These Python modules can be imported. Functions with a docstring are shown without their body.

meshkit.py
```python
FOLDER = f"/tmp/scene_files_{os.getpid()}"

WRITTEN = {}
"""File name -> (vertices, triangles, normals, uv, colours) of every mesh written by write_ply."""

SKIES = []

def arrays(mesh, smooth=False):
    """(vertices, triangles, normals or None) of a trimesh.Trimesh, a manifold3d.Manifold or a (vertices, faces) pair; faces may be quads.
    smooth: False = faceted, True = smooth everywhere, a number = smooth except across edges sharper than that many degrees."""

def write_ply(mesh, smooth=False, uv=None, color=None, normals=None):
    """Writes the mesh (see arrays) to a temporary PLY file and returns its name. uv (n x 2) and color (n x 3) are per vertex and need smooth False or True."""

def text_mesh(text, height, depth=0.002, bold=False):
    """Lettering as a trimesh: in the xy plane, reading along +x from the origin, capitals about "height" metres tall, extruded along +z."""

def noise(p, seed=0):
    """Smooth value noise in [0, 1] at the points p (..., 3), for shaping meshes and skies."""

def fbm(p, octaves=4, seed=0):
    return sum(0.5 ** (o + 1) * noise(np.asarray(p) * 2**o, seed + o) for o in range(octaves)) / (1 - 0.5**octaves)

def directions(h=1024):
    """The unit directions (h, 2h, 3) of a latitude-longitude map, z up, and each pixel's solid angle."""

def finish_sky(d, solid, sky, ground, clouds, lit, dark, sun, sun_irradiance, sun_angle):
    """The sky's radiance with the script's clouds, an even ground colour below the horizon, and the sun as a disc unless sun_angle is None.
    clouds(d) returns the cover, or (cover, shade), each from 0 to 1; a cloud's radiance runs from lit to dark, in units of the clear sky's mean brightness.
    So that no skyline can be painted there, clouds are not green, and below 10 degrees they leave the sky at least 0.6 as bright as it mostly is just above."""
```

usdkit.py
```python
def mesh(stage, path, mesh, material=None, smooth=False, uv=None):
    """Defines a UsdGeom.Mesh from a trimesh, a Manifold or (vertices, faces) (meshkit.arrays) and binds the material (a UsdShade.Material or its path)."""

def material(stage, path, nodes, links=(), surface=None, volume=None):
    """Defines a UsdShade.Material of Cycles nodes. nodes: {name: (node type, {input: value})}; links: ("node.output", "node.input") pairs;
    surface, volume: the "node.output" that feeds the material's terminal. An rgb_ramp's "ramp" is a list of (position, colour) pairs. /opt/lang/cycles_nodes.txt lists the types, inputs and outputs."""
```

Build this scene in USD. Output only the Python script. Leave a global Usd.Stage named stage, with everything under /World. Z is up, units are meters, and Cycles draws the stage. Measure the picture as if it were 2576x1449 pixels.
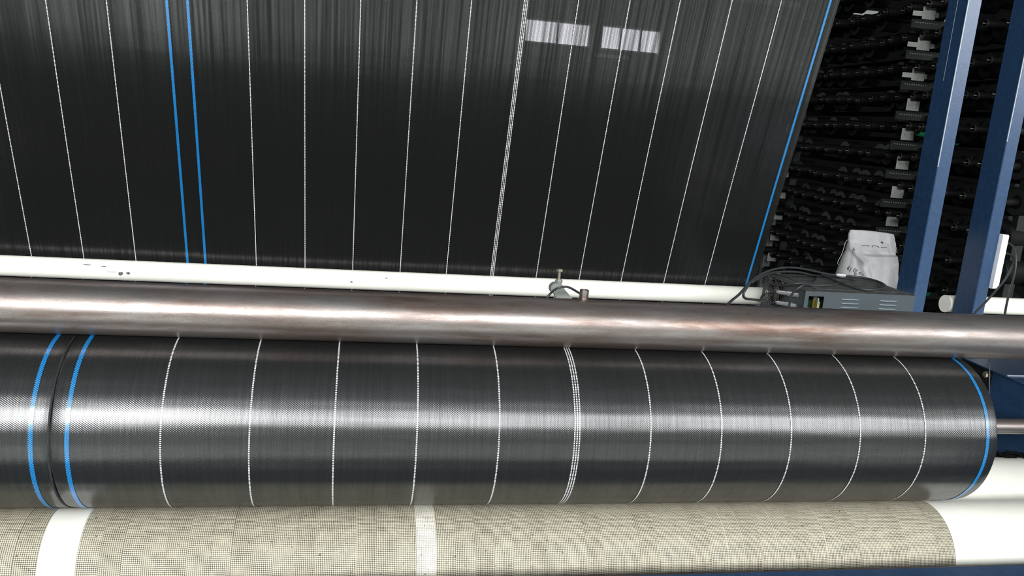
import math, random
import numpy as np
import trimesh
import usdkit, meshkit
from shapely.geometry import Polygon, Point, box as sbox
from pxr import Usd, UsdGeom, UsdLux, UsdShade, Gf, Sdf, Vt

rng = np.random.default_rng(7)
random.seed(7)
stage = Usd.Stage.CreateInMemory()
UsdGeom.SetStageUpAxis(stage, UsdGeom.Tokens.z)
UsdGeom.SetStageMetersPerUnit(stage, 1.0)
UsdGeom.Xform.Define(stage, '/World')
UsdGeom.Scope.Define(stage, '/World/Looks')

# ------------------------------------------------------------------ camera, light, exposure
EYE = 1.45                                   # eye height over the floor
YAW, PITCH, ROLL, FPX = 0.1839, 0.2091, 0.0787, 2009.46
F_ = np.array([math.sin(YAW) * math.cos(PITCH), math.cos(YAW) * math.cos(PITCH), -math.sin(PITCH)])
R0 = np.array([math.cos(YAW), -math.sin(YAW), 0.0])
U0 = np.cross(R0, F_)
R_ = math.cos(ROLL) * R0 + math.sin(ROLL) * U0
U_ = -math.sin(ROLL) * R0 + math.cos(ROLL) * U0
cam = UsdGeom.Camera.Define(stage, '/World/camera')
m = Gf.Matrix4d(1.0)
for i, a in enumerate((R_, U_, -F_, np.array([0, 0, EYE]))):
    m.SetRow(i, Gf.Vec4d(*map(float, a), 1.0 if i == 3 else 0.0))
cam.AddTransformOp().Set(m)
cam.CreateHorizontalApertureAttr(36.0)
cam.CreateVerticalApertureAttr(36.0 * 1449 / 2576)
cam.CreateFocalLengthAttr(36.0 * FPX / 2576)
cam.CreateClippingRangeAttr(Gf.Vec2f(0.05, 100))
cam.CreateExposureAttr(0.0)
dome = UsdLux.DomeLight.Define(stage, '/World/overcast_sky')     # the day outside the hall
dome.CreateIntensityAttr(1.0)
dome.CreateColorAttr(Gf.Vec3f(0.85, 0.93, 1.0))
WIN_BRIGHT, WIN_DIM, ADDED_GLOW = 41.0, 17.0, 13.0                    # daylight in the back panes; the far ones are an added glow

# ------------------------------------------------------------------ materials
def mat(name, nodes, links, surface):
    return usdkit.material(stage, '/World/Looks/' + name, nodes, links, surface=surface)

def plain(name, color, rough=0.5, metal=0.0, spec=0.5, bump=None, var=None, coat=0.0):
    """A painted, moulded or metal surface: colour, a little mottling (var: scale, amount) and fine relief (bump: scale, strength)."""
    n = {"p": ("principled_bsdf", {"base_color": color, "roughness": rough, "metallic": metal, "specular_ior_level": spec, "coat_weight": coat})}
    l = []
    if var or bump:
        n["tc"] = ("geometry", {})
    if var:
        n["vn"] = ("noise_texture", {"scale": var[0], "detail": 4.0, "roughness": 0.6})
        lo = tuple(max(c * (1 - var[1]), 0) for c in color); hi = tuple(min(c * (1 + var[1]), 1) for c in color)
        n["vr"] = ("rgb_ramp", {"ramp": [(0.3, lo), (0.7, hi)]})
        l += [("tc.position", "vn.vector"), ("vn.fac", "vr.fac"), ("vr.color", "p.base_color")]
    if bump:
        n["bn"] = ("noise_texture", {"scale": bump[0], "detail": 3.0})
        n["b"] = ("bump", {"strength": bump[1], "distance": 0.001})
        l += [("tc.position", "bn.vector"), ("bn.fac", "b.height"), ("b.normal", "p.normal")]
    return mat(name, n, l, "p.BSDF")

def math_(op, a=None, b=None):
    d = {"math_type": op}
    if a is not None: d["value1"] = a
    if b is not None: d["value2"] = b
    return ("math", d)

def weave_nodes(pu=0.0024, pv=0.00175):
    """Plain weave on uv in metres: h is +1 on a warp float and -1 on a weft float."""
    n = {"uv": ("uvmap", {"attribute": "st"}), "s": ("separate_xyz", {}),
         "mu": math_("multiply", b=math.pi / pu), "mv": math_("multiply", b=math.pi / pv),
         "su": math_("sine"), "sv": math_("sine"), "h": math_("multiply")}
    l = [("uv.UV", "s.vector"), ("s.x", "mu.value1"), ("s.y", "mv.value1"), ("mu.value", "su.value1"), ("mv.value", "sv.value1"), ("su.value", "h.value1"), ("sv.value", "h.value2")]
    return n, l

def fabric(name, base, rough, spec, bump, streak=(190.0, 1.3), see_through=0.0, su=(0.5, 1.25), wave=0.0, sbump=0.00001):
    n, l = weave_nodes()
    n.update({
        "ramp": ("rgb_ramp", {"ramp": [(0.0, tuple(c * 0.55 for c in base)), (1.0, tuple(c * 1.45 for c in base))]}),
        "h01": ("map_range", {"from_min": -1.0, "from_max": 1.0, "to_min": 0.0, "to_max": 1.0}),
        "stretch": ("mapping", {"scale": (streak[0], streak[1], 1.0)}),
        "sn": ("noise_texture", {"scale": 1.0, "detail": 3.0, "roughness": 0.65}),
        "sr": ("map_range", {"from_min": 0.36, "from_max": 0.66, "to_min": spec * su[0], "to_max": spec * su[1], "clamp": True}),
        "rr": ("map_range", {"from_min": -1.0, "from_max": 1.0, "to_min": rough * 0.85, "to_max": rough * 1.2}),
        "big": ("mapping", {"scale": (2.2, 16.0, 1.0)}),
        "bn": ("noise_texture", {"scale": 1.0, "detail": 2.0, "roughness": 0.5}),
        "bw": math_("multiply", b=wave), "hs": math_("multiply", b=bump), "ha": math_("add"),
        "sb": math_("multiply", b=sbump), "hb": math_("add"),
        "b": ("bump", {"strength": 1.0, "distance": 1.0}),
        "p": ("principled_bsdf", {"base_color": base, "roughness": rough, "specular_ior_level": spec})})
    l += [("h.value", "h01.value"), ("h01.result", "ramp.fac"), ("ramp.color", "p.base_color"),
          ("uv.UV", "stretch.vector"), ("stretch.vector", "sn.vector"), ("sn.fac", "sr.value"), ("sr.result", "p.specular_ior_level"),
          ("h.value", "rr.value"), ("rr.result", "p.roughness"),
          ("uv.UV", "big.vector"), ("big.vector", "bn.vector"), ("bn.fac", "bw.value1"),
          ("h.value", "hs.value1"), ("bw.value", "ha.value1"), ("hs.value", "ha.value2"),
          ("sn.fac", "sb.value1"), ("ha.value", "hb.value1"), ("sb.value", "hb.value2"),
          ("hb.value", "b.height"), ("b.normal", "p.normal")]
    if not see_through:
        return mat(name, n, l, "p.BSDF")
    n.update({"t": ("transparent_bsdf", {}), "mx": ("mix_closure", {}),
              "tr": ("map_range", {"from_min": 0.40, "from_max": 0.66, "to_min": see_through * 0.35, "to_max": see_through * 1.5, "clamp": True}),
              "tw": ("map_range", {"from_min": -0.4, "from_max": 0.3, "to_min": 1.7, "to_max": 0.3, "clamp": True}), "tm": math_("multiply")})
    l += [("sn.fac", "tr.value"), ("h.value", "tw.value"), ("tr.result", "tm.value1"), ("tw.result", "tm.value2"),
          ("tm.value", "mx.fac"), ("p.BSDF", "mx.closure1"), ("t.BSDF", "mx.closure2")]
    return mat(name, n, l, "mx.closure")

def tape_line(name, on, off, columns, pu=0.0024, pv=0.00175):
    """Coloured warp tapes: where a tape floats it shows its colour, under a weft tape the cloth is dark."""
    n = {"uv": ("uvmap", {"attribute": "st"}), "s": ("separate_xyz", {}), "mv": math_("multiply", b=math.pi / pv), "p": ("principled_bsdf", {"roughness": 0.26, "specular_ior_level": 0.9}),
         "r": ("rgb_ramp", {"ramp": [(0.34, off), (0.50, on)]}), "m": ("map_range", {"from_min": -1.0, "from_max": 1.0, "to_min": 0.0, "to_max": 1.0})}
    l = [("uv.UV", "s.vector"), ("s.y", "mv.value1"), ("m.result", "r.fac"), ("r.color", "p.base_color")]
    n["sv"] = math_("sine")
    l += [("mv.value", "sv.value1")]
    if columns == 1:
        l += [("sv.value", "m.value")]
    else:
        n.update({"mu": math_("multiply", b=math.pi / pu), "su": math_("sine"), "h": math_("multiply")})
        l += [("s.x", "mu.value1"), ("mu.value", "su.value1"), ("su.value", "h.value1"), ("sv.value", "h.value2"), ("h.value", "m.value")]
    return mat(name, n, l, "p.BSDF")

M = {}
M['roll_cloth'] = fabric('roll_cloth', (0.010, 0.0104, 0.0103), 0.235, 0.88, 0.00005, streak=(150.0, 4.0), wave=0.0007, sbump=0.000008, su=(0.8, 1.15))
M['sheet_cloth'] = fabric('sheet_cloth', (0.0085, 0.0088, 0.0085), 0.20, 0.46, 0.00002, streak=(120.0, 1.2), see_through=0.045, su=(0.35, 1.7), wave=0.0006, sbump=0.000008)
M['white_line'] = tape_line('white_line', (0.86, 0.86, 0.87), (0.03, 0.03, 0.035), 1)
M['blue_line'] = tape_line('blue_line', (0.011, 0.215, 0.54), (0.001, 0.018, 0.06), 3)
M['roll_edge'] = plain('roll_edge', (0.026, 0.027, 0.028), 0.6, bump=(900, 0.8), var=(300, 0.6))
M['core'] = plain('core', (0.05, 0.045, 0.04), 0.6)
M['navy'] = plain('navy', (0.019, 0.050, 0.112), 0.30, spec=0.55, var=(60, 0.18), bump=(160, 0.12))
M['worn_edge'] = plain('worn_edge', (0.30, 0.34, 0.38), 0.4)
M['white_roller'] = plain('white_roller', (0.84, 0.83, 0.74), 0.32, var=(7, 0.04))
M['box_grey'] = plain('box_grey', (0.040, 0.053, 0.060), 0.45, bump=(700, 0.25), var=(25, 0.08))
M['dusty'] = plain('dusty', (0.045, 0.047, 0.045), 0.7, var=(38, 0.55), bump=(300, 0.3))
M['black_plastic'] = plain('black_plastic', (0.012, 0.012, 0.013), 0.45)
M['cable'] = plain('cable', (0.03, 0.032, 0.033), 0.42, var=(200, 0.4))
M['chrome'] = plain('chrome', (0.80, 0.80, 0.80), 0.22, metal=0.75)
M['wire'] = plain('wire', (0.35, 0.33, 0.30), 0.35, metal=0.8)
M['louvre'] = plain('louvre', (0.12, 0.15, 0.165), 0.25, metal=0.3)
M['pcb'] = plain('pcb', (0.003, 0.03, 0.02), 0.4)
M['yellow'] = plain('yellow', (0.42, 0.27, 0.01), 0.5)
M['copper'] = plain('copper', (0.25, 0.12, 0.04), 0.4)
M['connector'] = plain('connector', (0.22, 0.235, 0.23), 0.5)
M['sack'] = plain('sack', (0.33, 0.33, 0.33), 0.55, bump=(500, 0.3), var=(30, 0.07))
M['ink'] = plain('ink', (0.02, 0.02, 0.025), 0.6)
M['string'] = plain('string', (0.55, 0.55, 0.5), 0.6)
M['yarn'] = plain('yarn', (0.003, 0.003, 0.0031), 0.6, spec=0.15, bump=(600, 0.5))
M['yarn_end_lit'] = plain('yarn_end_lit', (0.075, 0.077, 0.08), 0.5, var=(150, 0.3))  # package faces catching light, their brightness put into the colour
M['yarn_end_dim'] = plain('yarn_end_dim', (0.010, 0.0105, 0.011), 0.5, var=(150, 0.3))  # darker copy of the same faces, for the dimmer near bobbins
M['tube_grey'] = plain('tube_grey', (0.014, 0.0143, 0.0146), 0.4, spec=0.4)
M['tip'] = plain('tip', (0.75, 0.72, 0.6), 0.25, metal=0.8)
M['green_yarn'] = plain('green_yarn', (0.005, 0.20, 0.075), 0.5)
M['creel_grey'] = plain('creel_grey', (0.27, 0.28, 0.26), 0.5, var=(40, 0.1))
M['creel_dark'] = plain('creel_dark', (0.012, 0.013, 0.013), 0.5, spec=0.2)
M['rail_black'] = plain('rail_black', (0.004, 0.004, 0.004), 0.7, spec=0.1)
M['cast_grey'] = plain('cast_grey', (0.17, 0.185, 0.165), 0.5, bump=(400, 0.4))
M['zinc'] = plain('zinc', (0.62, 0.57, 0.44), 0.3, metal=0.85)
M['shade_black'] = plain('shade_black', (0.015, 0.015, 0.015), 0.7)
M['white_plastic'] = plain('white_plastic', (0.88, 0.90, 0.93), 0.35)
M['grime'] = plain('grime', (0.10, 0.10, 0.09), 0.7, var=(300, 0.8))
M['floor'] = plain('floor', (0.66, 0.74, 0.68), 0.3, spec=0.6, var=(1.2, 0.15), bump=(40, 0.05))
M['shaded_floor'] = plain('shaded_floor', (0.012, 0.012, 0.012), 0.7, spec=0.15, var=(2, 0.4))
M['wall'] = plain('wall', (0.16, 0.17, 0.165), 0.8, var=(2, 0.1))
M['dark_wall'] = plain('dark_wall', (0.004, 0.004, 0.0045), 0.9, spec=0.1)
M['ceiling'] = plain('ceiling', (0.14, 0.15, 0.155), 0.8)
M['frame_white'] = plain('frame_white', (0.6, 0.62, 0.62), 0.5)
M['wood'] = plain('wood', (0.13, 0.085, 0.05), 0.6, var=(18, 0.4))
for k, s in (('pane_bright', WIN_BRIGHT), ('pane_dim', WIN_DIM), ('pane_added', ADDED_GLOW)):
    M[k] = mat(k, {"e": ("emission", {"color": (0.97, 0.985, 1.0) if k != 'pane_added' else (0.93, 0.93, 1.0), "strength": s})}, [], "e.emission")

# rusty steel pipe: brown scale along the pipe, rubbed bright where the cloth runs
M['rusty'] = mat('rusty', {
    "g": ("geometry", {}), "m1": ("mapping", {"scale": (3.6, 26.0, 26.0)}), "n1": ("noise_texture", {"scale": 1.0, "detail": 6.0, "roughness": 0.65, "distortion": 0.3}),
    "m2": ("mapping", {"scale": (480.0, 900.0, 900.0)}), "n2": ("noise_texture", {"scale": 1.0, "detail": 3.0}),
    "m3": ("mapping", {"scale": (1.7, 9.0, 9.0), "location": (3.1, 0.4, 0.2)}), "n3": ("noise_texture", {"scale": 1.0, "detail": 5.0, "roughness": 0.6}),
    "c1": ("rgb_ramp", {"ramp": [(0.36, (0.080, 0.052, 0.040)), (0.46, (0.165, 0.125, 0.106)), (0.55, (0.28, 0.25, 0.235)), (0.68, (0.41, 0.395, 0.385))]}),
    "c2": ("rgb_ramp", {"ramp": [(0.42, (0.15, 0.085, 0.062)), (0.55, (0.35, 0.325, 0.31))]}),
    "mx": ("mix", {"mix_type": "mix", "fac": 0.4}),
    "pits": ("rgb_ramp", {"ramp": [(0.30, (0.45, 0.42, 0.40)), (0.42, (1, 1, 1))]}), "mp": ("mix", {"mix_type": "multiply", "fac": 0.7}),
    "rr": ("map_range", {"from_min": 0.3, "from_max": 0.7, "to_min": 0.46, "to_max": 0.26}),
    "mm": ("map_range", {"from_min": 0.3, "from_max": 0.7, "to_min": 0.75, "to_max": 0.95}),
    "b": ("bump", {"strength": 0.35, "distance": 0.0003}), "p": ("principled_bsdf", {"specular_ior_level": 0.6})},
    [("g.position", "m1.vector"), ("m1.vector", "n1.vector"), ("g.position", "m2.vector"), ("m2.vector", "n2.vector"), ("g.position", "m3.vector"), ("m3.vector", "n3.vector"),
     ("n1.fac", "c1.fac"), ("n3.fac", "c2.fac"), ("c1.color", "mx.color1"), ("c2.color", "mx.color2"), ("n2.fac", "pits.fac"), ("mx.color", "mp.color1"), ("pits.color", "mp.color2"),
     ("mp.color", "p.base_color"), ("n1.fac", "rr.value"), ("rr.result", "p.roughness"), ("n1.fac", "mm.value"), ("mm.result", "p.metallic"),
     ("n2.fac", "b.height"), ("b.normal", "p.normal")], "p.BSDF")

# anti-slip wrap: cream nubs on a dark ground, on uv in metres
def nubs(name, hi, lo, cut):
    a = 2 * math.pi / 0.0034
    return mat(name, {
        "uv": ("uvmap", {"attribute": "st"}), "s": ("separate_xyz", {}),
        "u1": math_("multiply", b=a), "v1": math_("multiply", b=a * 0.5), "v2": math_("multiply", b=a * 0.5),
        "ua": math_("multiply", b=0.5), "cu": math_("cosine"), "cv": math_("cosine"), "h": math_("multiply"), "ab": math_("absolute"),
        "gn": ("noise_texture", {"scale": 55.0, "detail": 4.0, "roughness": 0.7}), "gm": math_("multiply", b=0.45), "sum": math_("add"), "of": math_("subtract", b=0.22),
        "r": ("rgb_ramp", {"ramp": [(cut, lo), (cut + 0.20, hi)]}), "dn": ("noise_texture", {"scale": 170.0, "detail": 1.0}), "dr": ("rgb_ramp", {"ramp": [(0.24, (0.25, 0.24, 0.22)), (0.30, (1, 1, 1)), (1.0, (1, 1, 1))]}), "dm": ("mix", {"mix_type": "multiply", "fac": 1.0}),
        "b": ("bump", {"strength": 0.6, "distance": 0.0006}), "p": ("principled_bsdf", {"roughness": 0.6})},
        [("uv.UV", "s.vector"), ("s.x", "u1.value1"), ("u1.value", "ua.value1"), ("s.y", "v1.value1"), ("ua.value", "cu.value1"), ("v1.value", "cv.value1"), ("cu.value", "h.value1"), ("cv.value", "h.value2"), ("h.value", "ab.value1"),
         ("uv.UV", "gn.vector"), ("gn.fac", "gm.value1"), ("ab.value", "sum.value1"), ("gm.value", "sum.value2"), ("sum.value", "of.value1"),
         ("of.value", "r.fac"), ("uv.UV", "dn.vector"), ("dn.fac", "dr.fac"), ("r.color", "dm.color1"), ("dr.color", "dm.color2"), ("dm.color", "p.base_color"), ("ab.value", "b.height"), ("b.normal", "p.normal")], "p.BSDF")
M['nubs'] = nubs('nubs', (0.53, 0.49, 0.37), (0.042, 0.037, 0.029), 0.15)
M['nubs_pale'] = nubs('nubs_pale', (0.76, 0.73, 0.62), (0.20, 0.18, 0.14), 0.06)
M['nubs_tan'] = nubs('nubs_tan', (0.51, 0.47, 0.35), (0.040, 0.035, 0.028), 0.17)

# ------------------------------------------------------------------ building helpers
used = {}
def numbered(parent, name):
    k = (parent, name)
    used[k] = used.get(k, -1) + 1
    return name if used[k] == 0 else f'{name}_{used[k]:03d}'

def tag(prim, label=None, cat=None, group=None, kind=None):
    for k, v in (('label', label), ('category', cat), ('group', group), ('kind', kind)):
        if v: prim.SetCustomDataByKey(k, v)
    return prim

def thing(name, label, cat, loc=(0, 0, 0), group=None):
    x = UsdGeom.Xform.Define(stage, '/World/' + numbered('/World', name))
    x.AddTranslateOp().Set(Gf.Vec3d(*map(float, loc)))
    return tag(x.GetPrim(), label, cat, group)

def obj(name, mesh, material, parent=None, smooth=30, uv=None, label=None, kind=None):
    par = str(parent.GetPath()) if parent is not None else '/World'
    origin = np.zeros(3)
    p = parent
    while p is not None and str(p.GetPath()) not in ('/World', '/'):
        if p.IsA(UsdGeom.Xform):
            t = p.GetAttribute('xformOp:translate')
            if t and t.Get() is not None: origin += np.array(t.Get())
        p = p.GetParent()
    if hasattr(mesh, 'to_mesh'):
        mesh = meshkit.arrays(mesh)[:2]
    if isinstance(mesh, (tuple, list)):
        mesh = (np.asarray(mesh[0], float) - origin, mesh[1])
    else:
        mesh = mesh.copy(); mesh.apply_translation(-origin)
    g = usdkit.mesh(stage, par + '/' + numbered(par, name), mesh, M[material] if isinstance(material, str) else material, smooth=smooth, uv=uv)
    return tag(g.GetPrim(), label, None, None, kind)

def local(name, mesh, material, parent, smooth=30, label=None, kind=None):
    """A part given in the thing's own coordinates."""
    par = str(parent.GetPath())
    g = usdkit.mesh(stage, par + '/' + numbered(par, name), mesh, M[material], smooth=smooth)
    return tag(g.GetPrim(), label, None, None, kind)

def struct(name, mesh, material, parent=None, smooth=False):
    o = obj(name, mesh, material, parent, smooth)
    if parent is None: tag(o, kind='structure')
    return o

def copy_of(first, name, label, cat, group, loc, rot=None):
    x = UsdGeom.Xform.Define(stage, '/World/' + numbered('/World', name))
    x.AddTranslateOp().Set(Gf.Vec3d(*map(float, loc)))
    if rot: x.AddRotateXYZOp().Set(Gf.Vec3f(*rot))
    p = x.GetPrim()
    p.GetReferences().AddInternalReference(first)
    p.SetInstanceable(True)
    return tag(p, label, cat, group)

def cat_(*ms): return trimesh.util.concatenate([m for m in ms])

def bx(x0, x1, y0, y1, z0, z1, bev=0.0):
    if bev <= 0:
        b = trimesh.creation.box((x1 - x0, y1 - y0, z1 - z0)); b.apply_translation(((x0 + x1) / 2, (y0 + y1) / 2, (z0 + z1) / 2)); return b
    h = np.array([x1 - x0, y1 - y0, z1 - z0]) / 2; b = min(bev, *(h * 0.9)); pts = []
    for s in np.ndindex(2, 2, 2):
        s = np.array(s) * 2 - 1
        for k in range(3):
            q = h - b; q[k] = h[k]; pts.append(s * q)
    c = trimesh.convex.convex_hull(np.array(pts)); c.apply_translation(((x0 + x1) / 2, (y0 + y1) / 2, (z0 + z1) / 2)); return c

def cyl(p0, p1, r, n=24, r1=None, bev=0.0):
    p0, p1 = np.asarray(p0, float), np.asarray(p1, float); L = np.linalg.norm(p1 - p0); r1 = r if r1 is None else r1
    prof = [(0, 0), (r - bev, 0), (r, bev), (r1, L - bev), (r1 - bev, L), (0, L)] if bev else [(0, 0), (r, 0), (r1, L), (0, L)]
    m = trimesh.creation.revolve(prof, sections=n)
    m.apply_transform(trimesh.geometry.align_vectors([0, 0, 1], (p1 - p0) / L)); m.apply_translation(p0); return m

def lathe(prof, p0, d, n=24):
    m = trimesh.creation.revolve(prof, sections=n); m.apply_transform(trimesh.geometry.align_vectors([0, 0, 1], np.asarray(d, float) / np.linalg.norm(d))); m.apply_translation(p0); return m

def spline(pts, k=8):
    from scipy.interpolate import CubicSpline
    p = np.asarray(pts, float)
    if len(p) < 3: return p
    t = np.r_[0, np.cumsum(np.linalg.norm(np.diff(p, axis=0), axis=1) ** 0.5)]
    return CubicSpline(t, p)(np.linspace(0, t[-1], (len(p) - 1) * k + 1))

def tube(pts, r, n=10, smooth_k=8, closed=False):
    p = spline(pts, smooth_k) if smooth_k else np.asarray(pts, float)
    t = np.gradient(p, axis=0); t /= np.linalg.norm(t, axis=1, keepdims=True) + 1e-12
    u = np.cross(t[0], [0, 0, 1.0] if abs(t[0][2]) < 0.9 else [1.0, 0, 0]); u /= np.linalg.norm(u)
    a = np.linspace(0, 2 * np.pi, n, endpoint=False); V = []
    for i in range(len(p)):
        u = u - t[i] * (u @ t[i]); u /= np.linalg.norm(u); w = np.cross(t[i], u)
        V.append(p[i] + r * (np.cos(a)[:, None] * u + np.sin(a)[:, None] * w))
    V = np.vstack(V); Fc = []
    for i in range(len(p) - 1):
        for j in range(n):
            a0, a1 = i * n + j, i * n + (j + 1) % n
            Fc += [[a0, a1, a1 + n], [a0, a1 + n, a0 + n]]
    V = np.vstack([V, p[0], p[-1]]); e = len(V) - 2
    for j in range(n):
        Fc += [[e, (j + 1) % n, j], [e + 1, (len(p) - 1) * n + j, (len(p) - 1) * n + (j + 1) % n]]
    return trimesh.Trimesh(V, np.array(Fc), process=False)

def grid(P, UV):
    """A quad grid (a, b, 3) with uv as (vertices, triangles), uv."""
    a, b = P.shape[:2]; i = np.arange(a * b).reshape(a, b)
    f = np.vstack([np.c_[i[:-1, :-1].ravel(), i[1:, :-1].ravel(), i[1:, 1:].ravel()], np.c_[i[:-1, :-1].ravel(), i[1:, 1:].ravel(), i[:-1, 1:].ravel()]])
    return (P.reshape(-1, 3), f), UV.reshape(-1, 2)

def drum(x0, x1, c, r, nx, nt, a0=0.0, a1=2 * math.pi, skew=0.0, dr=None):
    """The skin of a cylinder along x round (y, z) = c, uv in metres."""
    xs, th = np.linspace(x0, x1, nx), np.linspace(a0, a1, nt)
    X, T = np.meshgrid(xs, th, indexing='ij')
    Rr = np.full_like(X, r) if dr is None else r + dr(X, T)
    P = np.stack([X + skew * (T - a0) / (2 * math.pi), c[0] + Rr * np.cos(T), c[1] + Rr * np.sin(T)], -1)
    return grid(P[:, ::-1], np.stack([X, r * T], -1)[:, ::-1])

def ring_plate(x, c, r_in, r_out, nr, nt, bulge, face):
    """The layered end of a roll: an annulus across x with fine ridges."""
    rs, th = np.linspace(r_in, r_out, nr), np.linspace(0, 2 * math.pi, nt)
    Rr, T = np.meshgrid(rs, th, indexing='ij')
    P = np.stack([x + face * bulge * meshkit.noise(np.stack([Rr * 700, np.cos(T) * 2, np.sin(T) * 2], -1)) * (Rr < r_out - 1e-6), c[0] + Rr * np.cos(T), c[1] + Rr * np.sin(T)], -1)
    if face < 0: P = P[:, ::-1]
    return grid(P, np.stack([Rr, T * 0.1], -1))[0]

def E(z): return z + EYE      # heights measured from the eye

# ------------------------------------------------------------------ the hall
struct('floor', bx(-9, 14, -8.0, 2.0, -0.2, 0.0), 'floor')
struct('floor', bx(-9, 14, 2.0, 16, -0.2, 0.0), 'shaded_floor')  # darker copy of the floor: shade behind the winder put into its colour
struct('ceiling', bx(-9, 14, -8.0, 16, 6.6, 6.8), 'ceiling')
struct('wall_left', bx(-9.2, -9, -8, 16, 0, 6.6), 'wall')
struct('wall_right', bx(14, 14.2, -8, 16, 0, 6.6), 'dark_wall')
WY = -6.4
def wall_with_holes(y0, y1, x0, x1, z0, z1, holes):
    poly = sbox(x0, z0, x1, z1)
    for h in holes: poly = poly.difference(sbox(*h))
    w = trimesh.creation.extrude_polygon(poly, y1 - y0, engine='earcut')
    V = w.vertices.copy(); w.vertices = np.c_[V[:, 0], y1 - V[:, 2], V[:, 1]]
    w.fix_normals(); return w
def window(n, x0, x1, z0, z1, y, depth, pane, cols, rows, label=None, t=0.06):
    x = UsdGeom.Xform.Define(stage, f'/World/window_{n}').GetPrim(); tag(x, kind='structure')
    fr = [bx(x0, x1, y - depth, y, z0, z0 + t), bx(x0, x1, y - depth, y, z1 - t, z1), bx(x0, x0 + t, y - depth, y, z0 + t, z1 - t), bx(x1 - t, x1, y - depth, y, z0 + t, z1 - t)]
    obj('window_frame', cat_(*fr), 'frame_white', x, False)
    for i in range(1, cols): cx = x0 + (x1 - x0) * i / cols; obj('mullion', bx(cx - t / 2, cx + t / 2, y - depth * .9, y - depth * .1, z0 + t, z1 - t), 'frame_white', x, False)
    for j in range(1, rows): cz = z0 + (z1 - z0) * j / rows; obj('glazing_bar', bx(x0 + t, x1 - t, y - depth * .8, y - depth * .2, cz - t / 3, cz + t / 3), 'frame_white', x, False)
    P = np.array([[x0, y - depth / 2, z0], [x1, y - depth / 2, z0], [x1, y - depth / 2, z1], [x0, y - depth / 2, z1]])
    obj('pane', (P, np.array([[0, 2, 1], [0, 3, 2]])), pane, x, False)
holes_back = [(-4.8, 2.9, -1.6, 5.7), (-1.0, 2.9, 2.8, 5.6), (3.4, 2.9, 7.2, 5.6), (7.8, 2.9, 12.6, 5.6)]
struct('wall_back', wall_with_holes(WY - 0.2, WY, -9, 14, 0, 6.6, holes_back), 'wall')
for n, (h, pane) in enumerate(zip(holes_back, ('pane_bright', 'pane_dim', 'pane_dim', 'pane_dim')), 1):
    window(n, h[0], h[2], h[1], h[3], WY, 0.16, pane, 4, 2)
FY = 12.0                                                           # far wall with added glowing panes, imitating a patch reflected in the cloth
holes_added = [(2.12, E(1.10), 3.13, E(1.45)), (3.28, E(1.10), 4.22, E(1.46)), (3.20, E(0.99), 3.75, E(1.045))]
struct('wall_front', wall_with_holes(FY, FY + 0.2, -9, 14, 0, 6.6, holes_added), 'dark_wall')
for n, h in enumerate(holes_added, 5):  # added glowing panes; the bright patch itself is a floor reflection
    window(n, h[0], h[2], h[1], h[3], FY + 0.2, 0.16, 'pane_added', (2, 3, 1)[n - 5], 1, t=0.025)
tag(obj('shade_mat', bx(-3.0, 3.4, 0.10, 1.15, 0.0, 0.012, 0.004), 'shade_black', None, False), 'added dark mat on the floor in front of the winder, standing in for shade', 'mat')  # unseen mat, added to darken the floor in the cloth's reflections

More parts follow.
